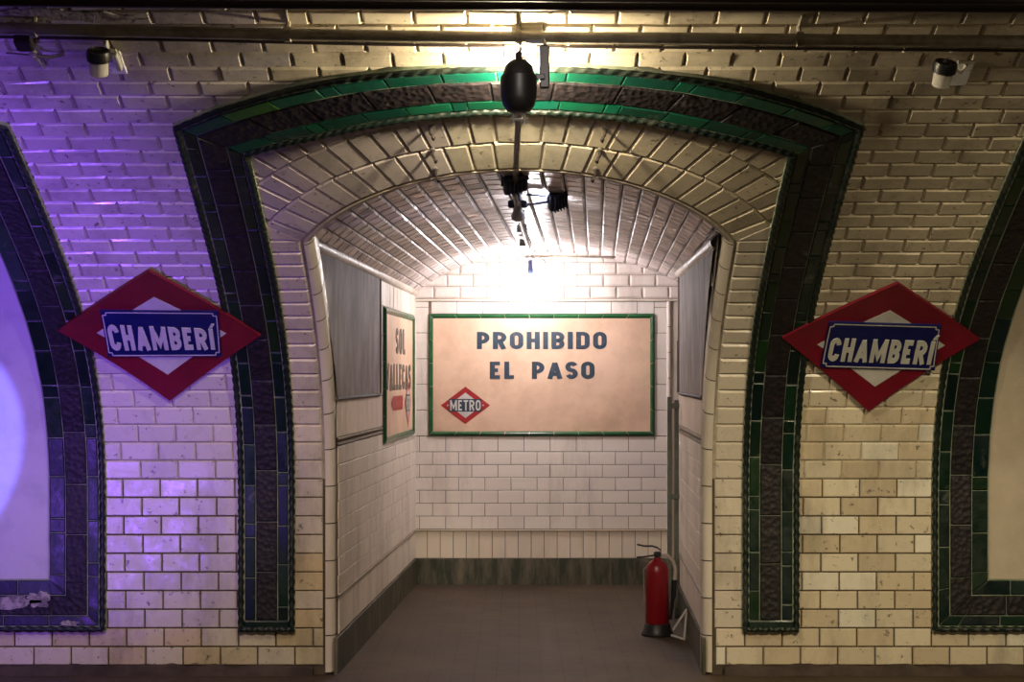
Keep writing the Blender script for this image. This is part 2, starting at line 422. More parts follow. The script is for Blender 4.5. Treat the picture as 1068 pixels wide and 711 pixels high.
# ================================================================ PASSAGE
def uL(d): return -.985 + .0486 * d
def uR(d): return 1.0 + .037 * d
DB = 3.85; DR = 2.25
ZS = 2.215          # springing height inside
def front_d(z):     # where the vault surface is, at height z
    lo, hi = 0, 5
    for _ in range(30):
        m = (lo + hi) / 2
        if prof(m)[1] < z: lo = m
        else: hi = m
    return prof(lo)[0] + .05
def side_fn(side):
    f = uL if side < 0 else uR
    return lambda d, z, h: Vector((f(d) - side * h, d, z))
def zspring(d, side):
    f0 = -.86; t = (d - f0) / (DB - f0)
    return (2.262 + (2.245 - 2.262) * t) if side < 0 else (2.262 + (2.30 - 2.262) * t)
for side, nm in ((-1, 'wall_left'), (1, 'wall_right')):
    fn = side_fn(side); dend = DB if side < 0 else DR
    mb = MB(); rows = []
    for j in range(31):
        z = -.02 + (2.33 + .02) * j / 30; d0 = front_d(z) if z < 2.25 else front_d(2.25)
        rows.append([fn(d0 + (dend - d0) * i / 12, z, 0) for i in range(13)])
    mb.grid(rows, 0)
    if side > 0:   # the free end of the short wall
        mb.face([fn(dend, -.02, 0), fn(dend, 2.33, 0), fn(dend, 2.33, -.25), fn(dend, -.02, -.25)], 0)
    bandz = [(.42 + .1 * i, .52 + .1 * i, .2, i % 2 * .1) for i in range(0, 8)] + [(1.27, 1.47, .2, 0)]
    bandz = [(.2, .41, .1, 0)] + bandz + [(1.47 + .195 * i, 1.665 + .195 * i, .2, (i % 2) * .1) for i in range(4)]
    for (z0, z1, w, off) in bandz:
        d0 = front_d(z0 if z0 < 1.2 else z0 - .02) + .035; k = math.floor(d0 / w) ; x = k * w + off - w
        while x < dend:
            a, b = max(x, d0), min(x + w, dend)
            if b - a > .02:
                c = jit((.82, .73, .63) if z0 < 1.2 else (.78, .68, .58), .05)
                mb.tile([(a, z0), (b, z0), (b, z1), (a, z1)], fn, .004, .006, .003, 1, c, gap=.0018)
            x += w
    struct(nm, mb, ['grout_in', 'tile_in'])
    # ledges
    lm = MB()
    for zz in (.413, 1.262, 1.235):
        d0 = front_d(zz); de = 1.88 if side < 0 and zz > 1.2 else dend
        lm.grid([[fn(d0 + (de - d0) * i / 10, zz - .007, .002), fn(d0 + (de - d0) * i / 10, zz - .006, .015), fn(d0 + (de - d0) * i / 10, zz + .004, .015), fn(d0 + (de - d0) * i / 10, zz + .007, .002)] for i in range(11)], 0, (.30, .25, .19))
    struct('trim_%d' % (5 if side < 0 else 6), lm, 'tile_in')
    # springing moulding, beaded
    sm = MB(); d0 = -.80; n = 22
    for i in range(n):
        a = d0 + (dend - d0) * i / n + .004; b = d0 + (dend - d0) * (i + 1) / n - .004
        rows = []
        for q in range(4):
            d = a + (b - a) * q / 3; zc = zspring(d, side) - .005
            rows.append([fn(d, zc + .034 * math.cos(t), .004 + .03 * math.sin(t)) for t in [PI * w_ / 7 for w_ in range(8)]])
        sm.grid(rows, 0, jit((.70, .62, .52), .06))
    struct('trim_%d' % (7 if side < 0 else 8), sm, 'tile_in', smooth=True)
    # baseboards
    bm_ = MB(); d = -.03
    while d < dend:
        e = min(d + rnd.uniform(.28, .42), dend)
        bm_.tile([(d, -.01), (e, -.01), (e, .2), (d, .2)], fn, .016, .018, .002, 0, (1, 1, 1), gap=.002); d = e
    bm_.grid([[fn(-.03, -.01, .006), fn(-.03, .198, .006)], [fn(dend, -.01, .006), fn(dend, .198, .006)]], 1)
    struct('baseboard_left' if side < 0 else 'baseboard_right', bm_, ['marble', 'joint'])
# back wall
bfn = lambda u, z, h: Vector((u, DB - h, z))
mb = MB()
mb.grid([[bfn(-1.3 + 4.1 * i / 10, -.02 + 2.75 * j / 8, 0) for j in range(9)] for i in range(11)], 0)
ZL = CZ + .566     # ledge height
UC = 1.145
# bevelled bricks over the ledge
for k in range(0, 5):
    z0 = ZL + .012 + .092 * k; z1 = z0 + .092; x = -1.1 + (.1 if k % 2 else 0) + .05
    while x < 1.45:
        mb.tile([(x, z0), (x + .2, z0), (x + .2, z1), (x, z1)], bfn, .004, .016, .013, 1, jit((.72, .64, .58), .05), gap=.002); x += .2
# lower running bond, header row, side columns, vertical row
SX0, SX1, SZ0, SZ1 = -.69, 1.037, CZ - .474, CZ + .461
for k in range(7):
    z0 = .424 + .0985 * k; z1 = z0 + .0985
    if k == 6: z1 = SZ0 - .002
    x = -.98 + (.0 if k % 2 == 0 else .1) + .02
    while x < UC:
        a, b = max(x, -.80), min(x + .2, UC)
        if b - a > .02: mb.tile([(a, z0), (b, z0), (b, z1), (a, z1)], bfn, .004, .006, .003, 1, jit((.82, .75, .68), .04), gap=.0022)
        x += .2
x = -.80
while x < UC - .01:
    b = min(x + .0995, UC); mb.tile([(x, .20), (b, .20), (b, .41), (x, .41)], bfn, .004, .006, .003, 1, jit((.80, .71, .58), .05), gap=.0022); x += .0995
x = SX0 + .02
while x < SX1 - .03:
    b = min(x + .197, SX1); mb.tile([(x, SZ1), (b, SZ1), (b, ZL - .01), (x, ZL - .01)], bfn, .004, .006, .003, 1, jit((.76, .69, .63), .03), gap=.002); x += .197
for (a, b) in ((-.80, SX0), (SX1, UC)):
    z = SZ0
    while z < ZL - .02:
        z1 = min(z + .197, ZL - .01)
        mb.tile([(a, z), (b, z), (b, z1), (a, z1)], bfn, .004, .006, .003, 1, jit((.76, .69, .62), .03), gap=.002); z = z1
struct('wall_back', mb, ['grout_in', 'tile_in'])
lm = MB()
lm.box((.3, DB - .012, ZL), (2.4, .034, .018), bev=.004, col_=(.68, .60, .52))
lm.box((.18, DB - .010, .416), (1.96, .026, .011), bev=.003, col_=(.55, .47, .36))
struct('trim_9', lm, 'tile_in')
lm = MB()
for k in range(10):
    lm.tube([(UC + .004, DB - .008, .2 + .197 * k + .003), (UC + .004, DB - .008, .2 + .197 * k + .194)], .016, 10, 0, jit((.74, .67, .6), .03))
    lm.tube([(-.80, DB - .006, .2 + .197 * k + .003), (-.80, DB - .006, .2 + .197 * k + .194)], .014, 10, 0, jit((.74, .67, .6), .03))
struct('trim_10', lm, 'tile_in', smooth=True)
# corner plaster beyond the bead (side corridor wall)
bb = MB(); bb.grid([[bfn(UC + .02 + .3 * i, .2 + (ZL - .2) * j / 4, .004) for j in range(5)] for i in range(6)], 0)
struct('trim_11', bb, 'corridor_plaster')
bb = MB(); x = -.80
while x < UC + .9:
    b = x + rnd.uniform(.3, .5); bb.tile([(x, -.01), (b, -.01), (b, .2), (x, .2)], bfn, .016, .018, .002, 0, gap=.0018); x = b
bb.grid([[bfn(-.8, -.01, .006), bfn(-.8, .198, .006)], [bfn(2.1, -.01, .006), bfn(2.1, .198, .006)]], 1)
struct('baseboard_back', bb, ['marble', 'joint'])
# barrel ceiling
RI = RO - .036; cth = math.cos(TH)
def ceil_front(t): # t in -1..1
    th = TH * t; return P(RI * math.sin(th), SCN + RI * math.cos(th), -.045)
HB = (1.26 + .80) / 2; CB = .5 * (1.26 - .80)
def ceil_back(t):
    th = TH * t; k = (math.cos(th) - cth) / (1 - cth); zs = 2.235 + (2.30 - 2.235) * (t + 1) / 2
    return Vector((CB + HB * math.sin(th) / math.sin(TH), DB + .02, zs + (CZ + .935 - zs) * k))
def cfn(t, w, h):   # w metres from front ... normalised
    a, b = ceil_front(t), ceil_back(t)
    L = (b - a).length; p = a.lerp(b, w)
    th = TH * t; n = Vector((-math.sin(th) * .75, 0, -math.cos(th))).normalized()
    return p + n * h
mb = MB()
mb.grid([[cfn(-1.0 + 2.0 * i / 60, j / 20, 0) for j in range(21)] for i in range(61)], 0)
NC = 24; NL = 26
for i in range(NC):
    t0 = -1 + 2 * i / NC; t1 = -1 + 2 * (i + 1) / NC; off = (i % 2) * .5
    for j in range(-1, NL + 1):
        w0 = max(0, (j + off) / NL); w1 = min(1, (j + 1 + off) / NL)
        if w1 - w0 < .004: continue
        tc = (t0 + t1) / 2
        pa = .06 + .5 * max(0, abs(tc) - .35)
        c = jit((.74, .65, .62), .08)
        if rnd.random() < .25: c = jit((.58, .50, .47), .1)
        # convert metric bevels to parameter space
        A = [(t0, w0), (t1, w0), (t1, w1), (t0, w1)]
        sx = .105 / (2 / NC); sy = 4.7
        fn2 = lambda a, b, h, sx=sx, sy=sy: cfn(a / sx, b / sy, h)
        mb.tile([(a * sx, b * sy) for a, b in A], fn2, .002, .014, .011, 1, c, gap=.003)
struct('ceiling', mb, ['grout_in', 'tile_ceiling'])
# side corridor shell beyond the right wall
mb = MB()
mb.face([(1.05 + .3, DR, -.02), (2.8, DR, -.02), (2.8, DR, 2.7), (1.35, DR, 2.7)], 0)
mb.face([(2.8, DR, -.02), (2.8, DB, -.02), (2.8, DB, 2.7), (2.8, DR, 2.7)], 0)
mb.face([(1.17, DR, 2.32), (2.8, DR, 2.32), (2.8, DB, 2.32), (1.22, DB, 2.32)], 0)
struct('wall_corridor', mb, 'poster_r')
# floor
mb = MB()
mb.grid([[Vector((-5.6 + 11.2 * i / 20, -1.3 + (DB + 1.4) * j / 20, 0)) for j in range(21)] for i in range(21)], 0)
mb.face([(-5.6, -1.3, 0), (5.6, -1.3, 0), (5.6, -1.3, -1.1), (-5.6, -1.3, -1.1)], 1)
struct('floor', mb, ['floor', 'concrete_dirt'])
mb = MB(); mb.face([(-5.6, -1.3, -1.1), (5.6, -1.3, -1.1), (5.6, -7.5, -1.1), (-5.6, -7.5, -1.1)], 0)
struct('floor_trackbed', mb, 'concrete_dirt')
# ================================================================ ARCH SURROUNDS
def resample(pts, n):
    L = [0]
    for a, b in zip(pts, pts[1:]): L.append(L[-1] + math.hypot(b[0] - a[0], b[1] - a[1]))
    out = []
    for i in range(n + 1):
        t = L[-1] * i / n; k = 0
        while k < len(L) - 2 and L[k + 1] < t: k += 1
        f = (t - L[k]) / max(1e-9, L[k + 1] - L[k]); a, b = pts[k], pts[k + 1]
        out.append((a[0] + f * (b[0] - a[0]), a[1] + f * (b[1] - a[1])))
    return out
OUT = [(185, 121), (220.7, 104), (254.5, 95), (296.7, 84), (339, 75.5), (362, 71), (404, 67), (438, 64.8), (489, 62.5), (541, 62), (581, 63.4), (623, 65.5), (665.5, 68.8), (707.7, 74.8), (750, 81.5), (781, 88.5), (814.5, 99), (856.7, 114.5), (899, 132)]
INN = [(256, 152), (288, 143.5), (321, 136), (362, 127.6), (404, 120.5), (438, 116.8), (489, 113.8), (541, 112.6), (581, 113.4), (623, 118), (665.5, 124.8), (707.7, 134), (750, 144), (779, 149.5), (806, 156.5), (823, 161)]
oc = [at(*p) for p in OUT]; ic = [at(*p) for p in INN]
# blend the traced curves to symmetric ones so the same shape serves all three surrounds
def sym(c, half):
    n = 40; r = resample(c, n)
    out = [((r[i][0] - r[n - i][0]) / 2, (r[i][1] + r[n - i][1]) / 2) for i in range(n + 1)]
    k = half / abs(out[0][0]); return [(u * k, s) for u, s in out]
oc = sym(oc, 1.5); ic = sym(ic, 1.196)
SB_O = at(541, 658)[1]; SB_I = at(541, 603)[1]
def surround(u0, closed, thing_label, cat, name, poster=None, group=None):
    if closed:
        OI = [(u0 - 1.5, SB_O), (u0 - 1.5, oc[0][1])]; II = [(u0 - 1.196, SB_I), (u0 - 1.196, ic[0][1])]
    else:
        OI = [(u0 - 1.5, SB_O), (u0 - 1.5, oc[0][1])]; II = [(u0 - 1.196, SB_O), (u0 - 1.196, ic[0][1])]
    top_o = [(u0 + u, s) for u, s in oc]; top_i = [(u0 + u, s) for u, s in ic]
    runs = []  # (outer pts, inner pts, n pieces)
    n = 40
    def col_(pts, lo, hi):
        return [(pts[0][0], min(max(OI[0][1] + (OI[1][1] - OI[0][1]) * k / n, lo), hi)) for k in range(n + 1)]
    VO = col_(OI, *sorted((OI[0][1], OI[1][1]))); VI = col_(II, *sorted((II[0][1], II[1][1])))
    runs.append((VO, VI))
    runs.append((top_o, top_i))
    runs.append(([(2 * u0 - u, s) for u, s in VO][::-1], [(2 * u0 - u, s) for u, s in VI][::-1]))
    if closed:
        bo = [u0 + 1.5 - 3.0 * k / n for k in range(n + 1)]; runs.append(([(u, SB_O) for u in bo], [(min(max(u, u0 - 1.196), u0 + 1.196), SB_I) for u in bo]))
    base = P(u0, .2); root = thing(name, thing_label, cat, (u0, base.y, base.z), group)
    HT = .028
    body = MB(); gmb = [MB(), MB()]; pat = MB(); ropes = [MB(), MB()]
    for ri, (o_, i_) in enumerate(runs):
        def bf(k, t, h, o_=o_, i_=i_):   # k: along 0..n, t: 0 inner .. 1 outer
            k = min(max(k, 0), n); a = min(int(k), n - 1); f = k - a
            pi = (i_[a][0] + f * (i_[a + 1][0] - i_[a][0]), i_[a][1] + f * (i_[a + 1][1] - i_[a][1]))
            po = (o_[a][0] + f * (o_[a + 1][0] - o_[a][0]), o_[a][1] + f * (o_[a + 1][1] - o_[a][1]))
            return P(pi[0] + t * (po[0] - pi[0]), pi[1] + t * (po[1] - pi[1]), h)
        rows = [[bf(k, 0, -.003), bf(k, 0, HT), bf(k, .3, HT), bf(k, .7, HT), bf(k, 1, HT), bf(k, 1, -.003)] for k in range(n + 1)]
        body.grid(rows, 0)
        if not closed and ri in (0, 2):
            k = 0 if ri == 0 else n; body.face([bf(k, 0, -.003), bf(k, 0, HT), bf(k, 1, HT), bf(k, 1, -.003)], 0)
        # length of run
        Lo = sum((bf(k + 1, .5, 0) - bf(k, .5, 0)).length for k in range(n)); wd = (bf(n / 2, 1, 0) - bf(n / 2, 0, 0)).length
        sx = Lo / n; sy = wd
        fn2 = lambda a, b, h, bf=bf, sx=sx, sy=sy: bf(a / sx, b / sy, h)
        start = 0 if closed or ri != 0 else .06
        endL = Lo if closed or ri != 2 else Lo - .06
        def band(mb, t0, t1, seq, cols, raise_=.006, bev=.004):
            x = start; j = rnd.randrange(len(seq))
            while x < endL - .01:
                e = min(x + seq[j % len(seq)], endL)
                if endL - e < .06: e = endL
                mb.tile([(x, t0 * sy), (x, t1 * sy), (e, t1 * sy), (e, t0 * sy)], fn2, HT + raise_ * .5, HT + raise_, bev, 0, jit(rnd.choice(cols), .25), gap=.0022); x = e; j += 1
        G = [(.0015, .015, .009), (.0015, .012, .009), (.002, .018, .008), (.004, .024, .006), (.001, .010, .010)]
        if ri == 1: G = [(.003, .085, .045), (.003, .07, .045), (.003, .05, .03), (.003, .06, .04), (.004, .08, .04), (.003, .045, .028), (.03, .12, .02)] if True else G  # top run: lamplight at the crown painted in as brighter green
        band(gmb[0], .02 if closed else .115, .30, [.21, .07, .22, .2], G); band(gmb[1], .69, .885, [.22, .21, .07, .2], G)
        x0 = len(pat.f)
        band(pat, .305, .685, [.26, .27, .25], [(1, 1, 1)], .009, .006)
        # twisted rope mouldings at both edges
        for e_, tt in ((0, .055), (1, .95)):
            if closed and e_ == 0: continue
            steps = int(Lo / .012); rows = []
            for q in range(steps + 1):
                k = n * q / steps; c = bf(k, tt, HT + .004); c2 = bf(min(k + .3, n), tt, HT + .004) if k < n - .3 else c; c1 = bf(max(k - .3, 0), tt, HT + .004) if k >= .3 else c
                tg = (c2 - c1).normalized(); nn = (bf(k, tt, HT + .02) - bf(k, tt, HT)).normalized(); sd = tg.cross(nn)
                rr = []
                for w in range(10):
                    a = 2 * PI * w / 10; r = .0150 * (1 + .20 * math.cos(2 * a - q * .012 * 2 * PI / .052))
                    rr.append(c + nn * (r * math.sin(a)) * .95 + sd * (r * math.cos(a)))
                rows.append(rr)
            ropes[e_].grid(rows, 0, close=True)
        if not closed and ri in (0, 2):   # foot strip
            k = 0 if ri == 0 else n
            a, b = bf(k, .04, HT + .006), bf(k, .97, HT + .006)
            steps = 30; rows = []
            for q in range(steps + 1):
                c = a.lerp(b, q / steps) + Vector((0, -.002, .014))
                rows.append([c + Vector((0, -math.sin(2 * PI * w / 8), math.cos(2 * PI * w / 8))) * .014 * (1 + .25 * math.cos(4 * PI * w / 8 - q)) for w in range(8)])
            ropes[1].grid(rows, 0, close=True)
            lo_, hi_ = (0, .06) if ri == 0 else (Lo - .06, Lo)
            gmb[0].tile([(lo_, .1 * sy), (lo_, .9 * sy), (hi_, .9 * sy), (hi_, .1 * sy)], fn2, HT + .004, HT + .007, .008, 0, (.002, .016, .009), gap=.0)
    part('backing', body, 'border_base', root)
    part('green_tile_band', gmb[0], 'green', root, label='inner band of dark green glazed tiles')
    part('green_tile_band', gmb[1], 'green', root, label='outer band of dark green glazed tiles')
    part('patterned_tile_band', pat, 'pattern', root, label='dark brown and purple relief tiles')
    if not closed: part('rope_moulding', ropes[0], 'rope', root, smooth=True)
    part('rope_moulding', ropes[1], 'rope', root, smooth=True)
    if poster:
        pm = MB(); nn_ = 24; rows = []
        for i in range(nn_ + 1):
            u = -1.2 + 2.4 * i / nn_
            # top follows inner curve
            k = min(range(len(ic)), key=lambda q: abs(ic[q][0] - u)); st = ic[k][1] + .01
            rows.append([P(u0 + u, SB_I - .01 + (st - SB_I + .01) * j / 24, .019) for j in range(25)])
        pm.grid(rows, 0)
        part('poster_panel', pm, poster[0], root, smooth=True, label=poster[1])
    return root
surround(0, False, 'green tiled arch border framing the passage mouth', 'arch border', 'arch_surround')
sl = surround(-3.71, True, 'green tiled frame at the left edge around a violet-lit blank panel', 'poster frame', 'poster_frame', ('poster_l', 'blank whitewashed panel lit violet'), 'tiled poster frames')
surround(3.71, True, 'green tiled frame at the right edge around a blank cream panel', 'poster frame', 'poster_frame', ('poster_r', 'blank cream panel'), 'tiled poster frames')
# chipped plaster patches on the surrounds
def patch(cx, cy, rx, ry, parent, h=.040, seed=1):
    r_ = random.Random(seed); m_ = MB(); u, s = at(cx, cy, h); n = 22; ring = []; ring2 = []
    for i in range(n):
        a = 2 * PI * i / n; k = 1 + r_.uniform(-.28, .28)
        ring.append(P(u + rx * k * math.cos(a), s + ry * k * math.sin(a), h - .012)); ring2.append(P(u + rx * k * .93 * math.cos(a), s + ry * k * .93 * math.sin(a), h + .001))
    i0 = m_.grid([ring, ring2], 0, close=True); m_.cap(i0 + n, n, 0)
    part('chipped_patch', m_, 'chip', parent)
tm_root = thing('bare_plaster_patch', 'rough crumbled plaster patch above the pipe at the upper left', 'patch', tuple(W(75, 18, 0)))
for i_, (x_, y_, a_, b_) in enumerate(((75, 17, .17, .035), (18, 18, .10, .05), (118, 20, .12, .03), (42, 14, .09, .045))): patch(x_, y_, a_, b_, tm_root, h=.0165, seed=20 + i_)
patch(14, 628, .13, .035, sl, seed=2); patch(40, 626, .06, .045, sl, seed=5); patch(72, 650, .05, .016, sl, seed=8)
# ================================================================ LETTERING
def arc(cx, cy, rx, ry, a0, a1, n=8):
    return [(cx + rx * math.cos(math.radians(a0 + (a1 - a0) * i / n)), cy + ry * math.sin(math.radians(a0 + (a1 - a0) * i / n))) for i in range(n + 1)]
def glyph(ch, w, t):
    """centre-line strokes in a cell w wide, 1 high, for stroke weight t"""
    a, b = t / 2, w - t / 2; l, h = t / 2, 1 - t / 2; m = .5; rx = (b - a) / 2; cx = w / 2; ry = min(rx * 1.1, .3)
    if ch == 'C': return [arc(cx, h - ry, rx, ry, 0, 180) + arc(cx, l + ry, rx, ry, 180, 360)], False
    if ch == 'O': return [arc(cx, h - ry, rx, ry, 0, 180) + arc(cx, l + ry, rx, ry, 180, 360) + [(b, h - ry)]], True
    if ch == 'H': return [[(a, 0), (a, 1)], [(b, 0), (b, 1)], [(a, m), (b, m)]], False
    if ch == 'A': return [[(a * .8, 0), (cx, 1 - t * .3)], [(w - a * .8, 0), (cx, 1 - t * .3)], [(a + .15 * w, .28), (b - .15 * w, .28)]], False
    if ch == 'M': return [[(a, 0), (a, 1)], [(b, 0), (b, 1)], [(a, 1 - t * .5), (cx, .25), (b, 1 - t * .5)]], False
    if ch == 'E': return [[(w - t * .2, h), (a, h), (a, l), (w - t * .2, l)], [(a, m), (w - t * .6, m)]], False
    if ch == 'L': return [[(a, 1), (a, l), (w - t * .2, l)]], False
    if ch == 'I': return [[(cx, 0), (cx, 1)]], False
    if ch == 'T': return [[(0, h), (w, h)], [(cx, 0), (cx, h)]], False
    if ch == 'P': r = (h - .42) / 2; return [[(a, 0), (a, h)] + [(b - r, h)] + arc(b - r, h - r, r, r, 90, -90) + [(a, .42)]], False
    if ch == 'R': r = (h - .46) / 2; return [[(a, 0), (a, h)] + [(b - r, h)] + arc(b - r, h - r, r, r, 90, -90) + [(a, .46)], [(cx, .46), (b, .0)]], False
    if ch == 'B': r = (h - m) / 2; r2 = (m - l) / 2; return [[(a, l), (a, h), (b - r, h)] + arc(b - r, h - r, r, r, 90, -90) + [(a, m)], [(a, m), (b - r2, m)] + arc(b - r2, m - r2, r2, r2, 90, -90) + [(a - t * .4, l)]], False
    if ch == 'D': r = min(rx, .3); return [[(a, l - t * .4), (a, h), (b - r, h)] + arc(b - r, h - r, r, r, 90, 0) + arc(b - r, l + r, r, r, 0, -90) + [(a - t * .4, l)]], False
    if ch == 'S':
        r = (h - m) / 2; r2 = (m - l) / 2
        return [arc(cx, h - r, rx, r, 20, 270, 10) + arc(cx, l + r2, rx, r2, 90, -160, 10)], False
    if ch == 'V': return [[(a * .8, 1), (cx, t * .3)], [(w - a * .8, 1), (cx, t * .3)]], False
    if ch == 'N': return [[(a, 0), (a, 1)], [(b, 0), (b, 1)], [(a, 1), (b, 0)]], False
    return [], False
def stroke(pts, t, closed=False):
    V2 = [Vector(p) for p in pts]; clean = [V2[0]]
    for p in V2[1:]:
        if (p - clean[-1]).length > 1e-4: clean.append(p)
    V2 = clean; quads = []; L = []; R = []
    n = len(V2)
    for i in range(n):
        if closed:
            d1 = V2[i] - V2[i - 1] if i > 0 else V2[0] - V2[-2]
            d2 = V2[i + 1] - V2[i] if i < n - 1 else V2[1] - V2[0]
        else:
            d1 = V2[i] - V2[i - 1] if i > 0 else V2[1] - V2[0]
            d2 = V2[i + 1] - V2[i] if i < n - 1 else d1
        d1 = d1.normalized(); d2 = d2.normalized(); n1 = Vector((-d1.y, d1.x)); n2 = Vector((-d2.y, d2.x)); mm = (n1 + n2)
        if mm.length < .2: mm = n1
        mm.normalize(); k = 1 / max(.5, mm.dot(n1))
        L.append(V2[i] + mm * t / 2 * k); R.append(V2[i] - mm * t / 2 * k)
    for i in range(n - 1): quads.append([L[i], L[i + 1], R[i + 1], R[i]])
    return quads
def lettering(text, fn, x0, x1, y0, y1, h0, h1, t=.2, gapk=.28, widths=None, aspect=None):
    """writes text between x0..x1 (stretch) in the plane coordinates of fn; height y0..y1"""
    wd = {'I': t, 'M': .78, 'E': .48, 'L': .46, 'H': .56, 'N': .6, 'O': .58, 'D': .58, 'A': .62, 'V': .62, ' ': .45, 'T': .52, 'S': .54, 'P': .54, 'B': .56, 'R': .58, 'C': .55}
    tot = sum(wd.get('I' if c == 'Í' else c, .55) for c in text) + gapk * .5 * (len(text) - 1)
    kx = (x1 - x0) / tot; H_ = y1 - y0
    x = 0; out = []
    for c in text:
        mb = MB()
        base = 'I' if c == 'Í' else c; w = wd.get(base, .55)
        st, closed = glyph(base, w, t)
        polys = []
        for s_ in st: polys += stroke(s_, t, closed)
        if c == 'Í': polys.append([Vector((w * .2, 1.06)), Vector((w * .95, 1.06)), Vector((w * 1.6, 1.26)), Vector((w * .9, 1.26))])
        for pi_, q in enumerate(polys):
            pts = [(x0 + (x + p.x) * kx, y0 + p.y * H_) for p in q]
            hh = h1 + (pi_ % 3) * .00008
            top = [fn(a, b, hh) for a, b in pts]; bot = [fn(a, b, h0) for a, b in pts]
            mb.face(top, 0)
            for i in range(len(q)): mb.face([bot[i], bot[(i + 1) % len(q)], top[(i + 1) % len(q)], top[i]], 0)
        x += w + gapk * .5
        if mb.v: out.append(mb)
    return out
def letters(mbs, mat, parent):
    for m_ in mbs: part('letter', m_, mat, parent)
def quadmap(c):   # c: four (u,s): BL, BR, TR, TL -> fn(a,b,h) on the vault
    def f(a, b, h):
        u = (1 - b) * ((1 - a) * c[0][0] + a * c[1][0]) + b * ((1 - a) * c[3][0] + a * c[2][0])
        s = (1 - b) * ((1 - a) * c[0][1] + a * c[1][1]) + b * ((1 - a) * c[3][1] + a * c[2][1])
        return P(u, s, h)
    return f
def slab(mb, f, h0, h1, n=12, mi=0):
    mb.grid([[f(i / n, j / n, h1) for j in range(n + 1)] for i in range(n + 1)], mi)
    per = [(i / n, 0) for i in range(n)] + [(1, i / n) for i in range(n)] + [(1 - i / n, 1) for i in range(n)] + [(0, 1 - i / n) for i in range(n)]
    mb.grid([[f(a, b, h0) for a, b in per], [f(a, b, h1) for a, b in per]], mi, close=True)
def station_sign(label, dia, inner, plate, text, hh=.050):
    """dia: L,B,R,T ; inner likewise ; plate BL,BR,TR,TL ; text quad BL,BR,TR,TL (photo positions)"""
    A = lambda L_: [at(x, y, hh) for x, y in L_]
    c = A(dia); cx = sum(p[0] for p in c) / 4; cs = sum(p[1] for p in c) / 4
    root = thing('station_sign', label, 'sign', tuple(P(cx, cs, .02)), 'diamond station signs')
    mb = MB(); slab(mb, quadmap(c), .032, hh); part('diamond_panel', mb, 'red', root)
    mb = MB(); slab(mb, quadmap(A(inner)), hh - .004, hh + .0015); part('inner_diamond', mb, 'white', root)
    mb = MB(); pf = quadmap(A(plate)); pq = [(.0, .06), (.03, .0), (.97, .0), (1, .06), (1, .94), (.97, 1), (.03, 1), (0, .94)]
    def poly(mb_, pts, h0, h1, mi=0):
        mb_.face([pf(a, b, h1) for a, b in pts], mi)
        for i in range(len(pts)): a, b = pts[i], pts[(i + 1) % len(pts)]; mb_.face([pf(*a, h0), pf(*b, h0), pf(*b, h1), pf(*a, h1)], mi)
    slab(mb, pf, hh - .002, hh + .012, 8); pl = part('name_plate', mb, 'blue', root)
    mb = MB()
    k = .022; ky = .05; o_ = [(.015, .09), (.045, .09), (.045, .03), (.955, .03), (.955, .09), (.985, .09), (.985, .91), (.955, .91), (.955, .97), (.045, .97), (.045, .91), (.015, .91)]
    for i in range(len(o_)):
        a, b = Vector(o_[i]), Vector(o_[(i + 1) % len(o_)]); vert = abs(a.x - b.x) < 1e-6
        w = Vector((.0045, 0)) if vert else Vector((0, .012))
        n = 6
        mb.grid([[pf(*(a.lerp(b, j / n) + w), hh + .0135), pf(*(a.lerp(b, j / n) - w), hh + .0135)] for j in range(n + 1)], 0)
    part('border_line', mb, 'white', pl)
    mb = lettering('CHAMBERÍ', quadmap(A(text)), 0, 1, 0, 1, hh + .010, hh + .016, t=.21, gapk=.26)
    letters(mb, 'cream_letter', pl)
    return root
station_sign('red diamond name sign on the violet-lit wall left of the passage', [(60, 345), (177, 418), (272, 350), (155, 283)],
             [(101, 347), (175, 390.5), (236, 347.5), (160.5, 309.5)], [(113, 370.5), (231, 370), (227.5, 323.5), (104.5, 322.5)],
             [(117, 363.5), (225, 362.5), (222, 341), (111, 336.5)])
station_sign('red diamond name sign on the yellowish wall right of the passage', [(816, 352.5), (906, 429), (1022, 354), (936, 296)],
             [(852.5, 359), (912.5, 403), (985.5, 360), (928.4, 323.5)], [(855.5, 381.5), (974.5, 385), (981.5, 338), (865, 334.5)],
             [(862, 374.5), (970, 378.5), (975.5, 354), (867, 350.5)])
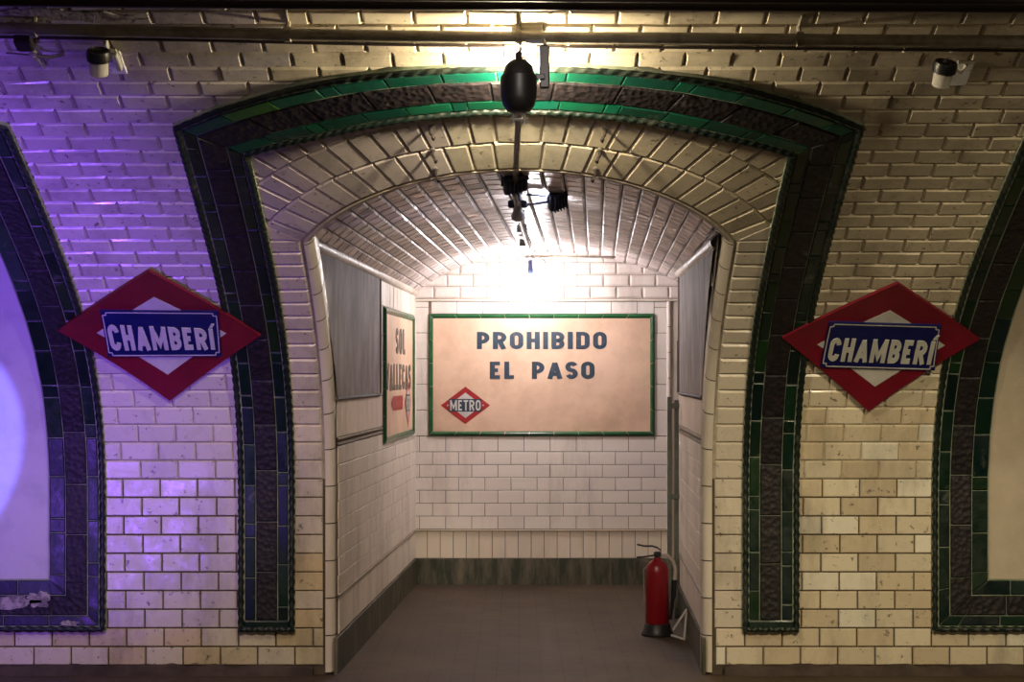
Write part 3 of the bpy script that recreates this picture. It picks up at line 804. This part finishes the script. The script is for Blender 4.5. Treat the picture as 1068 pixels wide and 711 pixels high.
# ================================================================ PASSAGE SIGNS
def flat_sign(name, label, cat, fn, x0, x1, z0, z1, fw=.037, group=None):
    c = fn((x0 + x1) / 2, z0, 0); root = thing(name, label, cat, tuple(c), group)
    mb = MB(); mb.grid([[fn(x0 + .01 + (x1 - x0 - .02) * i / 4, z0 + .01 + (z1 - z0 - .02) * j / 4, .014) for j in range(5)] for i in range(5)], 0)
    part('sign_face', mb, 'sign_face', root)
    mb = MB()
    def seg(a, b, c_, d, n):
        # a,b outer ends ; c_,d inner ends
        for i in range(n):
            t0, t1 = i / n, (i + 1) / n; o0 = Vector(a).lerp(Vector(b), t0); o1 = Vector(a).lerp(Vector(b), t1); i0 = Vector(c_).lerp(Vector(d), t0); i1 = Vector(c_).lerp(Vector(d), t1)
            rows = []
            for e in (.01, .99):
                oo = o0.lerp(o1, e); ii = i0.lerp(i1, e)
                rows.append([fn(*oo.lerp(ii, k / 6), .006 + .024 * math.sin(PI * (k + .4) / 6.8)) for k in range(7)])
            mb.grid(rows, 0)
    O = [(x0, z0), (x1, z0), (x1, z1), (x0, z1)]; I = [(x0 + fw, z0 + fw), (x1 - fw, z0 + fw), (x1 - fw, z1 - fw), (x0 + fw, z1 - fw)]
    for k in range(4):
        l = (k + 1) % 4; L_ = math.hypot(O[l][0] - O[k][0], O[l][1] - O[k][1]); seg(O[k], O[l], I[k], I[l], max(2, round(L_ / .2)))
    part('sign_frame', mb, 'sign_green', root, smooth=True)
    return root
def metro_logo(root, fn, cx, cz, w, h, tx=1):
    mb = MB()
    def pg(pts, hh, mi): mb.face([fn(cx + a * w, cz + b * h, hh) for a, b in pts], mi)
    pg([(-.5, 0), (0, -.5), (.5, 0), (0, .5)], .0160, 0)
    pg([(-.34, 0), (0, -.34), (.34, 0), (0, .34)], .0166, 1)
    pg([(-.33, -.17), (.33, -.17), (.33, .17), (-.33, .17)], .0172, 2)
    for sx in (-1, 1): pg([(sx * .37, -.03), (sx * .37, .03), (sx * .34, 0)], .0172, 1)
    lg = part('diamond_logo', mb, ['logo_red', 'white', 'logo_dark'], root)
    lm = lettering('METRO', lambda a, b, hh: fn(cx + a * w, cz + b * h, hh), -.31, .31, -.14, .14, .0172, .0185, t=.17, gapk=.3)
    letters(lm, 'cream_letter', lg)
ux = lambda x, d=DB: (x - CX) * (D0 + d) / F
zx = lambda y, d=DB: CZ - (y - CY) * (D0 + d) / F
bs = flat_sign('wall_sign', 'beige rectangular sign reading PROHIBIDO EL PASO in a green frame, on the back wall', 'sign', bfn, ux(447), ux(682.8), zx(454.5), zx(327.2))
mb = lettering('PROHIBIDO', bfn, ux(497.5), ux(632.5), zx(364), zx(346), .014, .0175, t=.215, gapk=.28); letters(mb, 'ink', bs)
mb = lettering('EL PASO', bfn, ux(511), ux(620), zx(395), zx(377), .014, .0175, t=.215, gapk=.28); letters(mb, 'ink', bs)
metro_logo(bs, bfn, ux(485.5), zx(422.5), ux(511.3) - ux(460), zx(403) - zx(442))
lfn = lambda d, z, h: Vector((uL(d) + h, d, z))
ls = flat_sign('direction_sign', 'narrow-looking beige sign with a red arrow and green frame on the left passage wall', 'sign', lfn, 1.93, 3.64, 1.15, 2.055, fw=.05)
mb = lettering('SOL', lfn, 2.55, 3.10, 1.75, 1.93, .014, .0175, t=.2, gapk=.4); letters(mb, 'ink_grey', ls)
mb = lettering('VALLECAS', lfn, 2.02, 3.45, 1.50, 1.68, .014, .0175, t=.2, gapk=.36); letters(mb, 'ink_grey', ls)
mb = MB(); mb.face([lfn(a, b, .0172) for a, b in ((2.28, 1.41), (2.42, 1.365), (2.42, 1.385), (2.95, 1.385), (2.95, 1.445), (2.42, 1.445), (2.42, 1.465))], 0)
mb.face([lfn(a, b, .016) for a, b in ((2.28, 1.41), (2.40, 1.36), (2.95, 1.36), (2.95, 1.46), (2.40, 1.46))], 0)
part('arrow', mb, 'logo_red', ls, label='red arrow pointing left')
metro_logo(ls, lfn, 3.27, 1.40, .40, .36)
# worn grey boards on both side walls
def grey_board(label, fn, d1, z0, ztop, front_off, side):
    root = thing('wall_board', label, 'board', tuple(fn(.6, z0, 0)), 'worn grey boards in the passage')
    mb = MB(); rows = []; n = 16
    for j in range(n + 1):
        z = z0 + (ztop(0) - z0) * j / n
        d0 = front_d(z) + front_off
        rows.append([fn(d0 + (d1 - d0) * i / 8, z0 + (ztop(d0 + (d1 - d0) * i / 8) - z0) * j / n, .016) for i in range(9)])
    mb.grid(rows, 0)
    mb.face([fn(d1, z0, 0), fn(d1, z0, .016), fn(d1, ztop(d1), .016), fn(d1, ztop(d1), 0)], 0)
    part('board', mb, 'slate', root)
    mb = MB(); mb.tube([fn(front_d(z0) + front_off, z0, .014), fn(d1, z0, .014)], .011, 8); mb.tube([fn(d1, z0, .014), fn(d1, ztop(d1), .014)], .011, 8)
    part('edge_strip', mb, 'slate_edge', root)
    return root
grey_board('worn grey board on the left passage wall beside the direction sign', lfn, 1.72, 1.478, lambda d: zspring(d, -1) - .035, .05, -1)
rfn = side_fn(1)
grey_board('worn grey board on the right passage wall above the gate post', rfn, 2.1, 1.485, lambda d: zspring(d, 1) - .035, .10, 1)
# ================================================================ EXTINGUISHER AND THINGS BESIDE IT
ex = Vector((.855, 1.35, 0)); D_ = D0 + 1.35
root = thing('fire_extinguisher', 'red fire extinguisher standing on the floor by the right passage wall', 'fire extinguisher', tuple(ex))
mb = MB(); mb.lathe(ex + Vector((0, 0, .05)), (0, 0, 1), [(.066, 0), (.073, .01), (.073, .34), (.068, .375), (.05, .40), (.028, .415), (.022, .43)], 28)
part('cylinder', mb, 'ext_red', root, smooth=True)
mb = MB(); mb.lathe(ex, (0, 0, 1), [(.098, 0), (.100, .012), (.088, .03), (.080, .07), (.074, .075)], 28)
part('base', mb, 'black', root, smooth=True)
mb = MB(); mb.lathe(ex + Vector((0, 0, .475)), (0, 0, 1), [(.018, 0), (.02, .02), (.016, .04)], 14); mb.box(ex + Vector((0, 0, .50)), (.045, .035, .03), bev=.005)
vv = part('valve', mb, 'black', root, smooth=True)
mb = MB()
def strap(pts, w, t):
    rows = []
    for (x, z) in pts: rows.append([ex + Vector((x, -w, z)), ex + Vector((x, w, z)), ex + Vector((x, w, z + t)), ex + Vector((x, -w, z + t))])
    i0 = mb.grid(rows, 0, close=True); mb.cap(i0, 4); mb.cap(i0 + 4 * (len(pts) - 1), 4)
strap([(.02, .52), (.0, .535), (-.03, .545), (-.08, .545), (-.125, .555)], .013, .01)
part('lever', mb, 'black', root)
mb = MB(); strap([(.015, .49), (-.03, .487), (-.09, .478), (-.128, .476)], .013, .009)
part('carry_handle', mb, 'black', root)
mb = MB()
mb.tube([ex + Vector(p) for p in ((.02, 0, .495), (.06, 0, .492), (.095, -.01, .46), (.11, -.015, .41), (.108, -.02, .35), (.105, -.02, .335))], .012, 10)
part('hose', mb, 'hose', root, smooth=True)
mb = MB(); mb.tube([ex + Vector(p) for p in ((.105, -.02, .345), (.10, -.02, .25), (.093, -.02, .22), (.080, -.01, .10))], .018, 12, radii=[.018, .017, .012, .010])
part('nozzle', mb, 'black', root, smooth=True)
mb = MB(); mb.tube([ex + Vector(p) for p in ((-.073, 0, .42), (-.085, 0, .40), (-.082, 0, .3), (-.078, 0, .2))], .004, 6)
part('safety_wire', mb, 'steel', root)
# small white metal stand lying against the wall
b0 = Vector((1.0, 1.25, 0))
root = thing('folding_stand', 'small pale metal A-shaped stand on the floor between extinguisher and right wall', 'stand', tuple(b0))
for pts in (((-.06, -.02, .05), (.03, .03, .17)), ((.03, .03, .17), (.00, -.10, .0)), ((.03, .03, .17), (.05, .0, .0)), ((-.07, -.03, .02), (.00, -.10, .006))):
    mb = MB(); a, b = [b0 + Vector(p) for p in pts]; mb.tube([a, b], .007, 8); part('strut', mb, 'offwhite', root)
# gate post: two grey bars by the end of the right wall
gp = Vector((1.02, 2.1, 0))
root = thing('gate_post', 'tall pair of grey metal bars standing at the far end of the right wall', 'post', tuple(gp))
for dx, h_ in ((-.024, 1.46), (.024, 1.44)):
    mb = MB(); mb.box(gp + Vector((dx, dx * .5, h_ / 2)), (.028, .03, h_), bev=.004); part('bar', mb, 'post', root)
for z in (1.40, .8, .25):
    mb = MB(); mb.box(gp + Vector((.012, -.012, z)), (.06, .012, .035), bev=.003); part('connecting_plate', mb, 'post', root)
mb = MB()
mb.box(gp + Vector((.045, .12, 1.66)), (.012, .02, .35), bev=.003); part('upper_rod', mb, 'slate_edge', root)
# ================================================================ PIPES ON THE VAULT
def wall_pipe(name, label, cat, pts, h, r, mat, group=None, n=12):
    P3 = []
    for (x0, y0), (x1, y1) in zip(pts, pts[1:]):
        for i in range(6): P3.append(W(x0 + (x1 - x0) * i / 6, y0 + (y1 - y0) * i / 6, h))
    P3.append(W(*pts[-1], h))
    root = thing(name, label, cat, tuple(P3[len(P3) // 2]), group)
    mb = MB(); mb.tube(P3, r, n); part('pipe', mb, mat, root, smooth=True)
    return root
cp = wall_pipe('conduit_pipe', 'long grey-green steel pipe running along the wall above the arch', 'pipe', [(-180, 27), (20, 30), (200, 34), (400, 37.5), (541, 39), (700, 40), (900, 42), (1068, 43), (1260, 45)], .07, .024, 'pipe')
for x, y in ((35, 31), (834, 41), (300, 36), (541, 39), (1200, 44)):
    mb = MB(); c = W(x, y, .07); s_ = at(x, y, .07)[1]; n_ = NRM(s_)
    mb.tube([c - Vector((.012, 0, 0)), c + Vector((.012, 0, 0))], .031, 14); mb.tube([c, c - n_ * .072], .010, 8)
    mb.tube([c - n_ * .06, P(c.x, s_ + .09, .012)], .006, 6)
    part('pipe_clamp', mb, 'pipe', cp)
wall_pipe('thin_cable', 'thin dark cable hanging just below the long grey pipe', 'cable', [(-180, 38), (20, 39), (200, 42), (380, 46.2), (541, 48.5), (700, 49.5), (900, 51.5), (1068, 53), (1260, 55)], .02, .006, 'dark_pipe', n=8)
dd = wall_pipe('cable_duct', 'thick dark duct crossing the very top of the view', 'duct', [(-180, -3), (20, 0), (300, 2.5), (541, 4), (800, 5), (1068, 6.5), (1260, 8)], .12, .026, 'dark_pipe')
mb = MB(); P3 = [W(-180 + i * 72, -8 + i * .45, .14) for i in range(21)]
mb.tube(P3, .02, 10); part('second_cable', mb, 'dark_pipe', dd, smooth=True)
# ================================================================ FITTINGS ABOVE THE ARCH
def fr(s):
    a = phi(s); n = Vector((0, -math.cos(a), -math.sin(a))); t = Vector((0, -math.sin(a), math.cos(a)))
    return Matrix((Vector((1, 0, 0)), t, n)).transposed()   # local x=u, y=up the wall, z=off the wall
u, s = at(550, 32, .01)
mb = MB(); mb.box(P(u, s, .02), (.125, .055, .035), fr(s), bev=.005)
root = thing('junction_box', 'small cream junction box above the long pipe over the arch crown', 'junction box', tuple(P(u, s, 0))); part('box', mb, 'offwhite', root)
mb = MB()
for dx in (-.03, 0, .03): mb.lathe(P(u + dx, s - .015, .037), NRM(s), [(.006, 0), (.006, .004)], 10)
part('screw', mb, 'dark_pipe', root)
# lamp with square back plate just over the arch crown
u, s = at(543, 56, .01)
root = thing('wall_lamp', 'glowing lamp on a square white plate over the arch crown, behind the black spotlight', 'lamp', tuple(P(u, s, 0)))
mb = MB(); mb.box(P(u, s, .018), (.13, .15, .02), fr(s), bev=.004); part('back_plate', mb, 'white', root)
mb = MB(); mb.lathe(P(u, s, .02), NRM(s), [(.035, 0), (.035, .01), (.02, .014), (.018, .05)], 18); part('lamp_holder', mb, 'rust', root, smooth=True)
mb = MB(); mb.lathe(P(u, s, .065), NRM(s), [(.016, 0), (.03, .02), (.036, .045), (.03, .07), (.012, .085)], 18); part('bulb', mb, 'bulb_top', root, smooth=True)
# black spotlight
pc = ray(541, 90, W(541, 60, .30).y)
root = thing('spotlight', 'black oval spotlight hanging at the crown of the arch', 'spotlight', tuple(pc))
k = (D0 + pc.y) / F
mb = MB(); hh_ = 28 * k; w_ = 19.2 * k
mb.lathe(pc + Vector((0, 0, -hh_)), (0, 0, 1), [(w_ * .30, 0), (w_ * .62, hh_ * .07), (w_ * .86, hh_ * .28), (w_ * .97, hh_ * .6), (w_ * 1.0, hh_ * 1.1), (w_ * .98, hh_ * 1.38), (w_ * .90, hh_ * 1.40), (w_ * .86, hh_ * 1.5), (w_ * .74, hh_ * 1.78), (w_ * .45, hh_ * 1.96), (w_ * .2, hh_ * 2.0)], 30)
part('housing', mb, 'black', root, smooth=True)
mb = MB(); mb.lathe(pc + Vector((0, 0, hh_ * .98)), (0, 0, 1), [(.012, 0), (.012, .03)], 12)
mb.tube([pc + Vector((0, 0, hh_ * 1.05)), W(543, 50, .05)], .008, 8); part('stem', mb, 'rust', root)
mb = MB(); c2 = ray(569, 70, pc.y + .03); mb.box(c2 + Vector((-.004 , 0, .0)), (10.5 * k, .035, 45 * k), bev=.005)
mb.box(ray(562.5, 80, pc.y + .01), (12 * k, .02, 6 * k), bev=.003); mb.tube([c2 + Vector((0, 0, 21 * k)), W(566, 42, .07)], .012, 8); mb.box(ray(558, 44, pc.y + .06), (18 * k, .03, 4 * k))
part('bracket', mb, 'black', root)
mb = MB(); c3 = pc + Vector((0, .01, -hh_ * 1.03))
for dx in (-.022, .022): mb.tube([c3 + Vector((dx, 0, .02)), c3 + Vector((dx, 0, -.035))], .006, 8)
mb.tube([c3 + Vector((-.03, 0, -.02)), c3 + Vector((.03, 0, -.02))], .005, 8)
part('clip', mb, 'steel', root)
# pipe dropping from the spotlight into the passage and running along the ceiling
def ceilpt(x, y, d): return ray(x, y, d)
A1 = pc + Vector((0, .02, -hh_ * .9)); A2 = ray(537.5, 182, -1.15)
root = thing('ceiling_conduit', 'steel conduit from the black spotlight into the passage ceiling', 'pipe', tuple(A2))
mb = MB(); mb.tube([A1, A2, ray(538, 196, -1.02)], .0125, 12); part('drop_pipe', mb, 'pipe', root, smooth=True)
cz = CZ + .865
B1 = Vector((-.02, -1.0, cz)); B2 = Vector((.0, .2, cz)); B3 = Vector((.035, 1.5, cz)); B4 = Vector((.085, 3.2, CZ + .875))
mb = MB(); mb.tube([B1, B2, B3, B4], .013, 10); part('ceiling_pipe', mb, 'pipe', root, smooth=True)
for t in (.3, 1.2, 2.3):
    mb = MB(); mb.box(Vector((.03 * t * .5, t, cz + .02)), (.06, .02, .05), bev=.003); part('pipe_clamp', mb, 'pipe', root)
# floodlights
def floodlight(label, px, py, d, w, h, aim, lit):
    c = ray(px, py, d); root = thing('floodlight', label, 'floodlight', tuple(c), 'floodlights under the passage ceiling')
    aim = Vector(aim).normalized(); x = Vector((1, 0, 0)); x = (x - aim * x.dot(aim)).normalized(); y = aim.cross(x)
    R = Matrix((x, y, aim)).transposed()
    mb = MB(); mb.box(c, (w, h, .045), R, bev=.008)
    for i in range(5): mb.box(c - aim * .03 + x * ((i - 2) * w / 6), (.005, h * .8, .02), R)
    part('housing', mb, 'navy', root)
    mb = MB(); mb.box(c + aim * .024, (w * .84, h * .8, .004), R); part('glass', mb, 'lampglass' if lit else 'frost', root)
    mb = MB(); mb.tube([c - x * (w / 2 + .008), c - x * (w / 2 + .008) + Vector((0, 0, .06)), c + x * (w / 2 + .008) + Vector((0, 0, .06)), c + x * (w / 2 + .008)], .005, 6)
    mb.tube([c + Vector((0, 0, .06)), c + Vector((0, 0, .11))], .008, 8); part('bracket', mb, 'navy', root)
    return c
c1 = floodlight('dark floodlight behind the vertical pipe at the passage crown', 537.5, 191, -1.05, .115, .115, (-.3, .5, .8), False)
c2 = floodlight('dark floodlight on a side arm right of the ceiling pipe', 582, 208, -.35, .10, .12, (-.45, .55, .7), True)
# arm + globe
g = ray(540, 220, -.42)
root = thing('globe_lamp', 'frosted white bulb in a dark holder under the passage ceiling', 'lamp', tuple(g))
mb = MB(); mb.lathe(g + Vector((0, 0, -.055)), (0, 0, 1), [(.012, 0), (.032, .012), (.034, .035), (.024, .055), (.022, .1), (.015, .105)], 20); part('bulb', mb, 'frost', root, smooth=True)
mb = MB(); mb.box(g + Vector((0, 0, .035)), (.10, .03, .04), bev=.006); mb.tube([g + Vector((0, 0, .05)), g + Vector((-.01, 0, .14))], .022, 12); part('holder', mb, 'navy', root)
mb = MB(); mb.tube([g + Vector((.045, 0, .03)), c2 + Vector((-.05, 0, -.01))], .007, 8); mb.tube([g + Vector((.045, 0, .085)), c2 + Vector((-.05, 0, .015))], .006, 8); part('side_arm', mb, 'navy', root)
# bare bulb near the back
L0 = Vector((.085, 3.2, CZ + .85))
root = thing('hanging_lamp', 'bare glowing bulb on a claw fitting near the back wall', 'lamp', tuple(L0))
mb = MB(); mb.lathe(L0 + Vector((0, 0, -.02)), (0, 0, 1), [(.02, 0), (.035, .01), (.035, .03), (.02, .04)], 16)
for sg in (-1, 1): mb.tube([L0 + Vector((sg * .02, 0, 0)), L0 + Vector((sg * .07, 0, -.005)), L0 + Vector((sg * .10, 0, -.03)), L0 + Vector((sg * .11, 0, -.055))], .010, 8, radii=[.010, .011, .009, .005])
part('fitting', mb, 'steel', root, smooth=True)
mb = MB(); mb.lathe(L0 + Vector((0, 0, -.125)), (0, 0, 1), [(.018, 0), (.02, .03), (.016, .06), (.014, .11)], 14); part('holder', mb, 'navy', root, smooth=True)
mb = MB(); mb.lathe(L0 + Vector((0, 0, -.225)), (0, 0, 1), [(.008, 0), (.032, .018), (.042, .045), (.036, .07), (.018, .098)], 20); part('bulb', mb, 'bulb', root, smooth=True)
# thin rod from the fitting to the right
mb = MB(); mb.tube([ray(553, 267, 3.2), ray(642, 268, 3.25)], .008, 8); solo('support_rod', mb, 'pipe', 'thin level rod running right from the bare bulb fitting', 'rod', origin=ray(553, 267, 3.2))
# ================================================================ HOOKS on the tiled arch ring
HK = [(449, 133, 'upper iron hook left of the arch crown'), (451.5, 157, 'middle iron hook left of the arch crown'), (454.5, 177, 'lowest iron hook left of the arch crown'),
      (631, 135, 'upper iron hook right of the arch crown'), (625.5, 157, 'middle iron hook right of the arch crown'), (621, 177, 'lowest iron hook right of the arch crown')]
for i, (x, y, lb) in enumerate(HK):
    u, s = at(x, y, .02); p = P(u, s, .018); n_ = NRM(s); sg = -1 if x < 541 else 1
    root = thing('iron_hook', lb, 'hook', tuple(p), 'iron hooks on the arch ring')
    mb = MB(); mb.lathe(p - n_ * .004, n_, [(.012, 0), (.012, .006), (.005, .008)], 10); part('wall_plate', mb, 'steel', root)
    mb = MB(); e = p + n_ * .03
    mb.tube([p, e, e + Vector((-sg * .008, -.008, -.012)), e + Vector((-sg * .014, -.012, -.032)), e + Vector((-sg * .018, -.022, -.024))], .0065, 8); part('hook', mb, 'rust', root)
# ================================================================ SMALL CAMERAS ON THE WALL
def seccam(x, y, label, mirror=1):
    c = ray(x, y, W(x, y, .12).y); root = thing('security_camera', label, 'camera', tuple(c), 'small wall cameras')
    ax = Vector((.10 * mirror, -.50, .86)).normalized()
    mb = MB(); mb.lathe(c - ax * .09, ax, [(.03, .015), (.036, .02), (.038, .075), (.040, .08)], 22); part('body', mb, 'offwhite', root, smooth=True)
    mb = MB(); mb.lathe(c - ax * .015, ax, [(.040, 0), (.047, .004), (.049, .03), (.045, .045), (.036, .047), (.030, .032), (.01, .03)], 24); part('hood', mb, 'black', root, smooth=True)
    mb = MB(); u, s = at(x + 17 * mirror, y + 2, .0)
    mb.box(P(u, s, .012), (.075, .16, .012), fr(s), bev=.003); part('back_plate', mb, 'tile', root)
    mb = MB(); q = P(u - .01 * mirror, s + .03, .03); mb.tube([c, q.lerp(c, .4) + Vector((0, 0, .01)), q, P(u, s + .09, .03)], .008, 8)
    mb.tube([P(u - .04, s + .105, .03), P(u + .03, s + .105, .03)], .008, 8); part('bracket', mb, 'offwhite', root)
seccam(985, 72, 'small black and white camera below the pipe at upper right')
seccam(103, 60, 'small black and white camera below the pipe at upper left')
u, s = at(121, 57, .02)
root = thing('mounting_strip', 'narrow white strip on the wall right of the upper-left camera', 'bracket', tuple(P(u, s, 0)))
mb = MB(); mb.box(P(u, s - .03, .03), (.02, .11, .03), fr(s), bev=.003); mb.box(P(u - .02, s + .08, .03), (.015, .05, .03), fr(s), bev=.003); part('strip', mb, 'offwhite', root)
u, s = at(27, 47, .04)
root = thing('pipe_fitting', 'small rusty fitting with rods under the pipe at the left edge', 'fitting', tuple(P(u, s, 0)))
mb = MB(); mb.box(P(u, s + .02, .04), (.07, .07, .05), fr(s), bev=.006); part('block', mb, 'rust', root)
mb = MB(); mb.tube([P(u + .01, s, .05), P(u + .03, s - .06, .05), P(u + .08, s - .085, .04), P(u + .13, s - .09, .02)], .008, 8)
mb.tube([P(u - .10, s - .07, .03), P(u + .0, s - .07, .04)], .004, 6); mb.tube([P(u + .01, s - .05, .05), P(u + .03, s - .17, .03)], .006, 6); part('rod', mb, 'steel', root)
mb = MB(); mb.lathe(P(u + .02, s - .05, .05), (0, -1, 0), [(.015, 0), (.018, .01), (.01, .02)], 12); part('knob', mb, 'offwhite', root)
mb = MB(); mb.tube([W(1, 51.5, .03), W(22, 52.5, .03)], .004, 6)
# ================================================================ LIGHTS
def light(kind, name, loc, energy, color, size=.2, aim=None, spot=None, blend=.6, size_y=None):
    l = bpy.data.lights.new(name, kind); l.energy = energy; l.color = color
    if kind == 'AREA':
        l.size = size
        if size_y: l.shape = 'RECTANGLE'; l.size_y = size_y
    else: l.shadow_soft_size = size
    if kind == 'SPOT': l.spot_size = math.radians(spot); l.spot_blend = blend
    o = bpy.data.objects.new(name, l); col.objects.link(o); o.location = loc
    if aim is not None: o.rotation_euler = (Vector(aim) - Vector(loc)).to_track_quat('-Z', 'Y').to_euler()
    return o
light('SPOT', 'unseen_fill', (2.3, -4.7, 3.1), 470, (1, .83, .53), .25, aim=(2.1, 0, -.1), spot=62, blend=1)  # unseen spot added as yellowish fill on the right wall
light('SPOT', 'unseen_fill', (-1.3, -4.7, 3.1), 270, (1, .77, .70), .25, aim=(-1.3, 0, -.1), spot=62, blend=1)  # unseen spot added as pinkish fill on the left wall
light('SPOT', 'unseen_fill', (.2, -4.9, 3.1), 120, (1, .86, .78), .25, aim=(.15, 3.6, .7), spot=32, blend=1)  # unseen spot added to brighten the inside of the passage
light('AREA', 'unseen_far_fill', (1.9, -7.8, 1.9), 8, (1, .70, .30), .9, aim=(1.6, 0, 1.2))  # weak unseen area light, added as warm fill
light('SPOT', 'violet_projector', (-2.9, -4.6, .2), 780, (.27, .10, 1.0), .06, aim=(-3.5, -.6, 2.2), spot=74, blend=1.0)
light('SPOT', 'blue_projector', (-3.6, -4.4, .5), 1500, (.15, .16, 1.0), .02, aim=(-3.66, -.2, 1.35), spot=27, blend=.10)
wd_ = bpy.data.worlds.new('World'); bpy.context.scene.world = wd_; wd_.use_nodes = True
wd_.node_tree.nodes['Background'].inputs[0].default_value = (1, .85, .72, 1); wd_.node_tree.nodes['Background'].inputs[1].default_value = .022
# ================================================================ CAMERA
cam = bpy.data.cameras.new('Camera'); co = bpy.data.objects.new('Camera', cam); col.objects.link(co)
co.location = (0, -D0, CZ); co.rotation_euler = (PI / 2, 0, 0)
cam.sensor_width = 36; cam.lens = F / 1068 * 36; cam.clip_start = .05
cam.shift_x = (534 - CX) / 1068; cam.shift_y = (CY - 355.5) / 1068
sc = bpy.context.scene; sc.camera = co
sc.view_settings.view_transform = 'Standard'; sc.view_settings.look = 'None'; sc.view_settings.gamma = 1
sc.view_settings.use_curve_mapping = False; sc.view_settings.exposure = 0
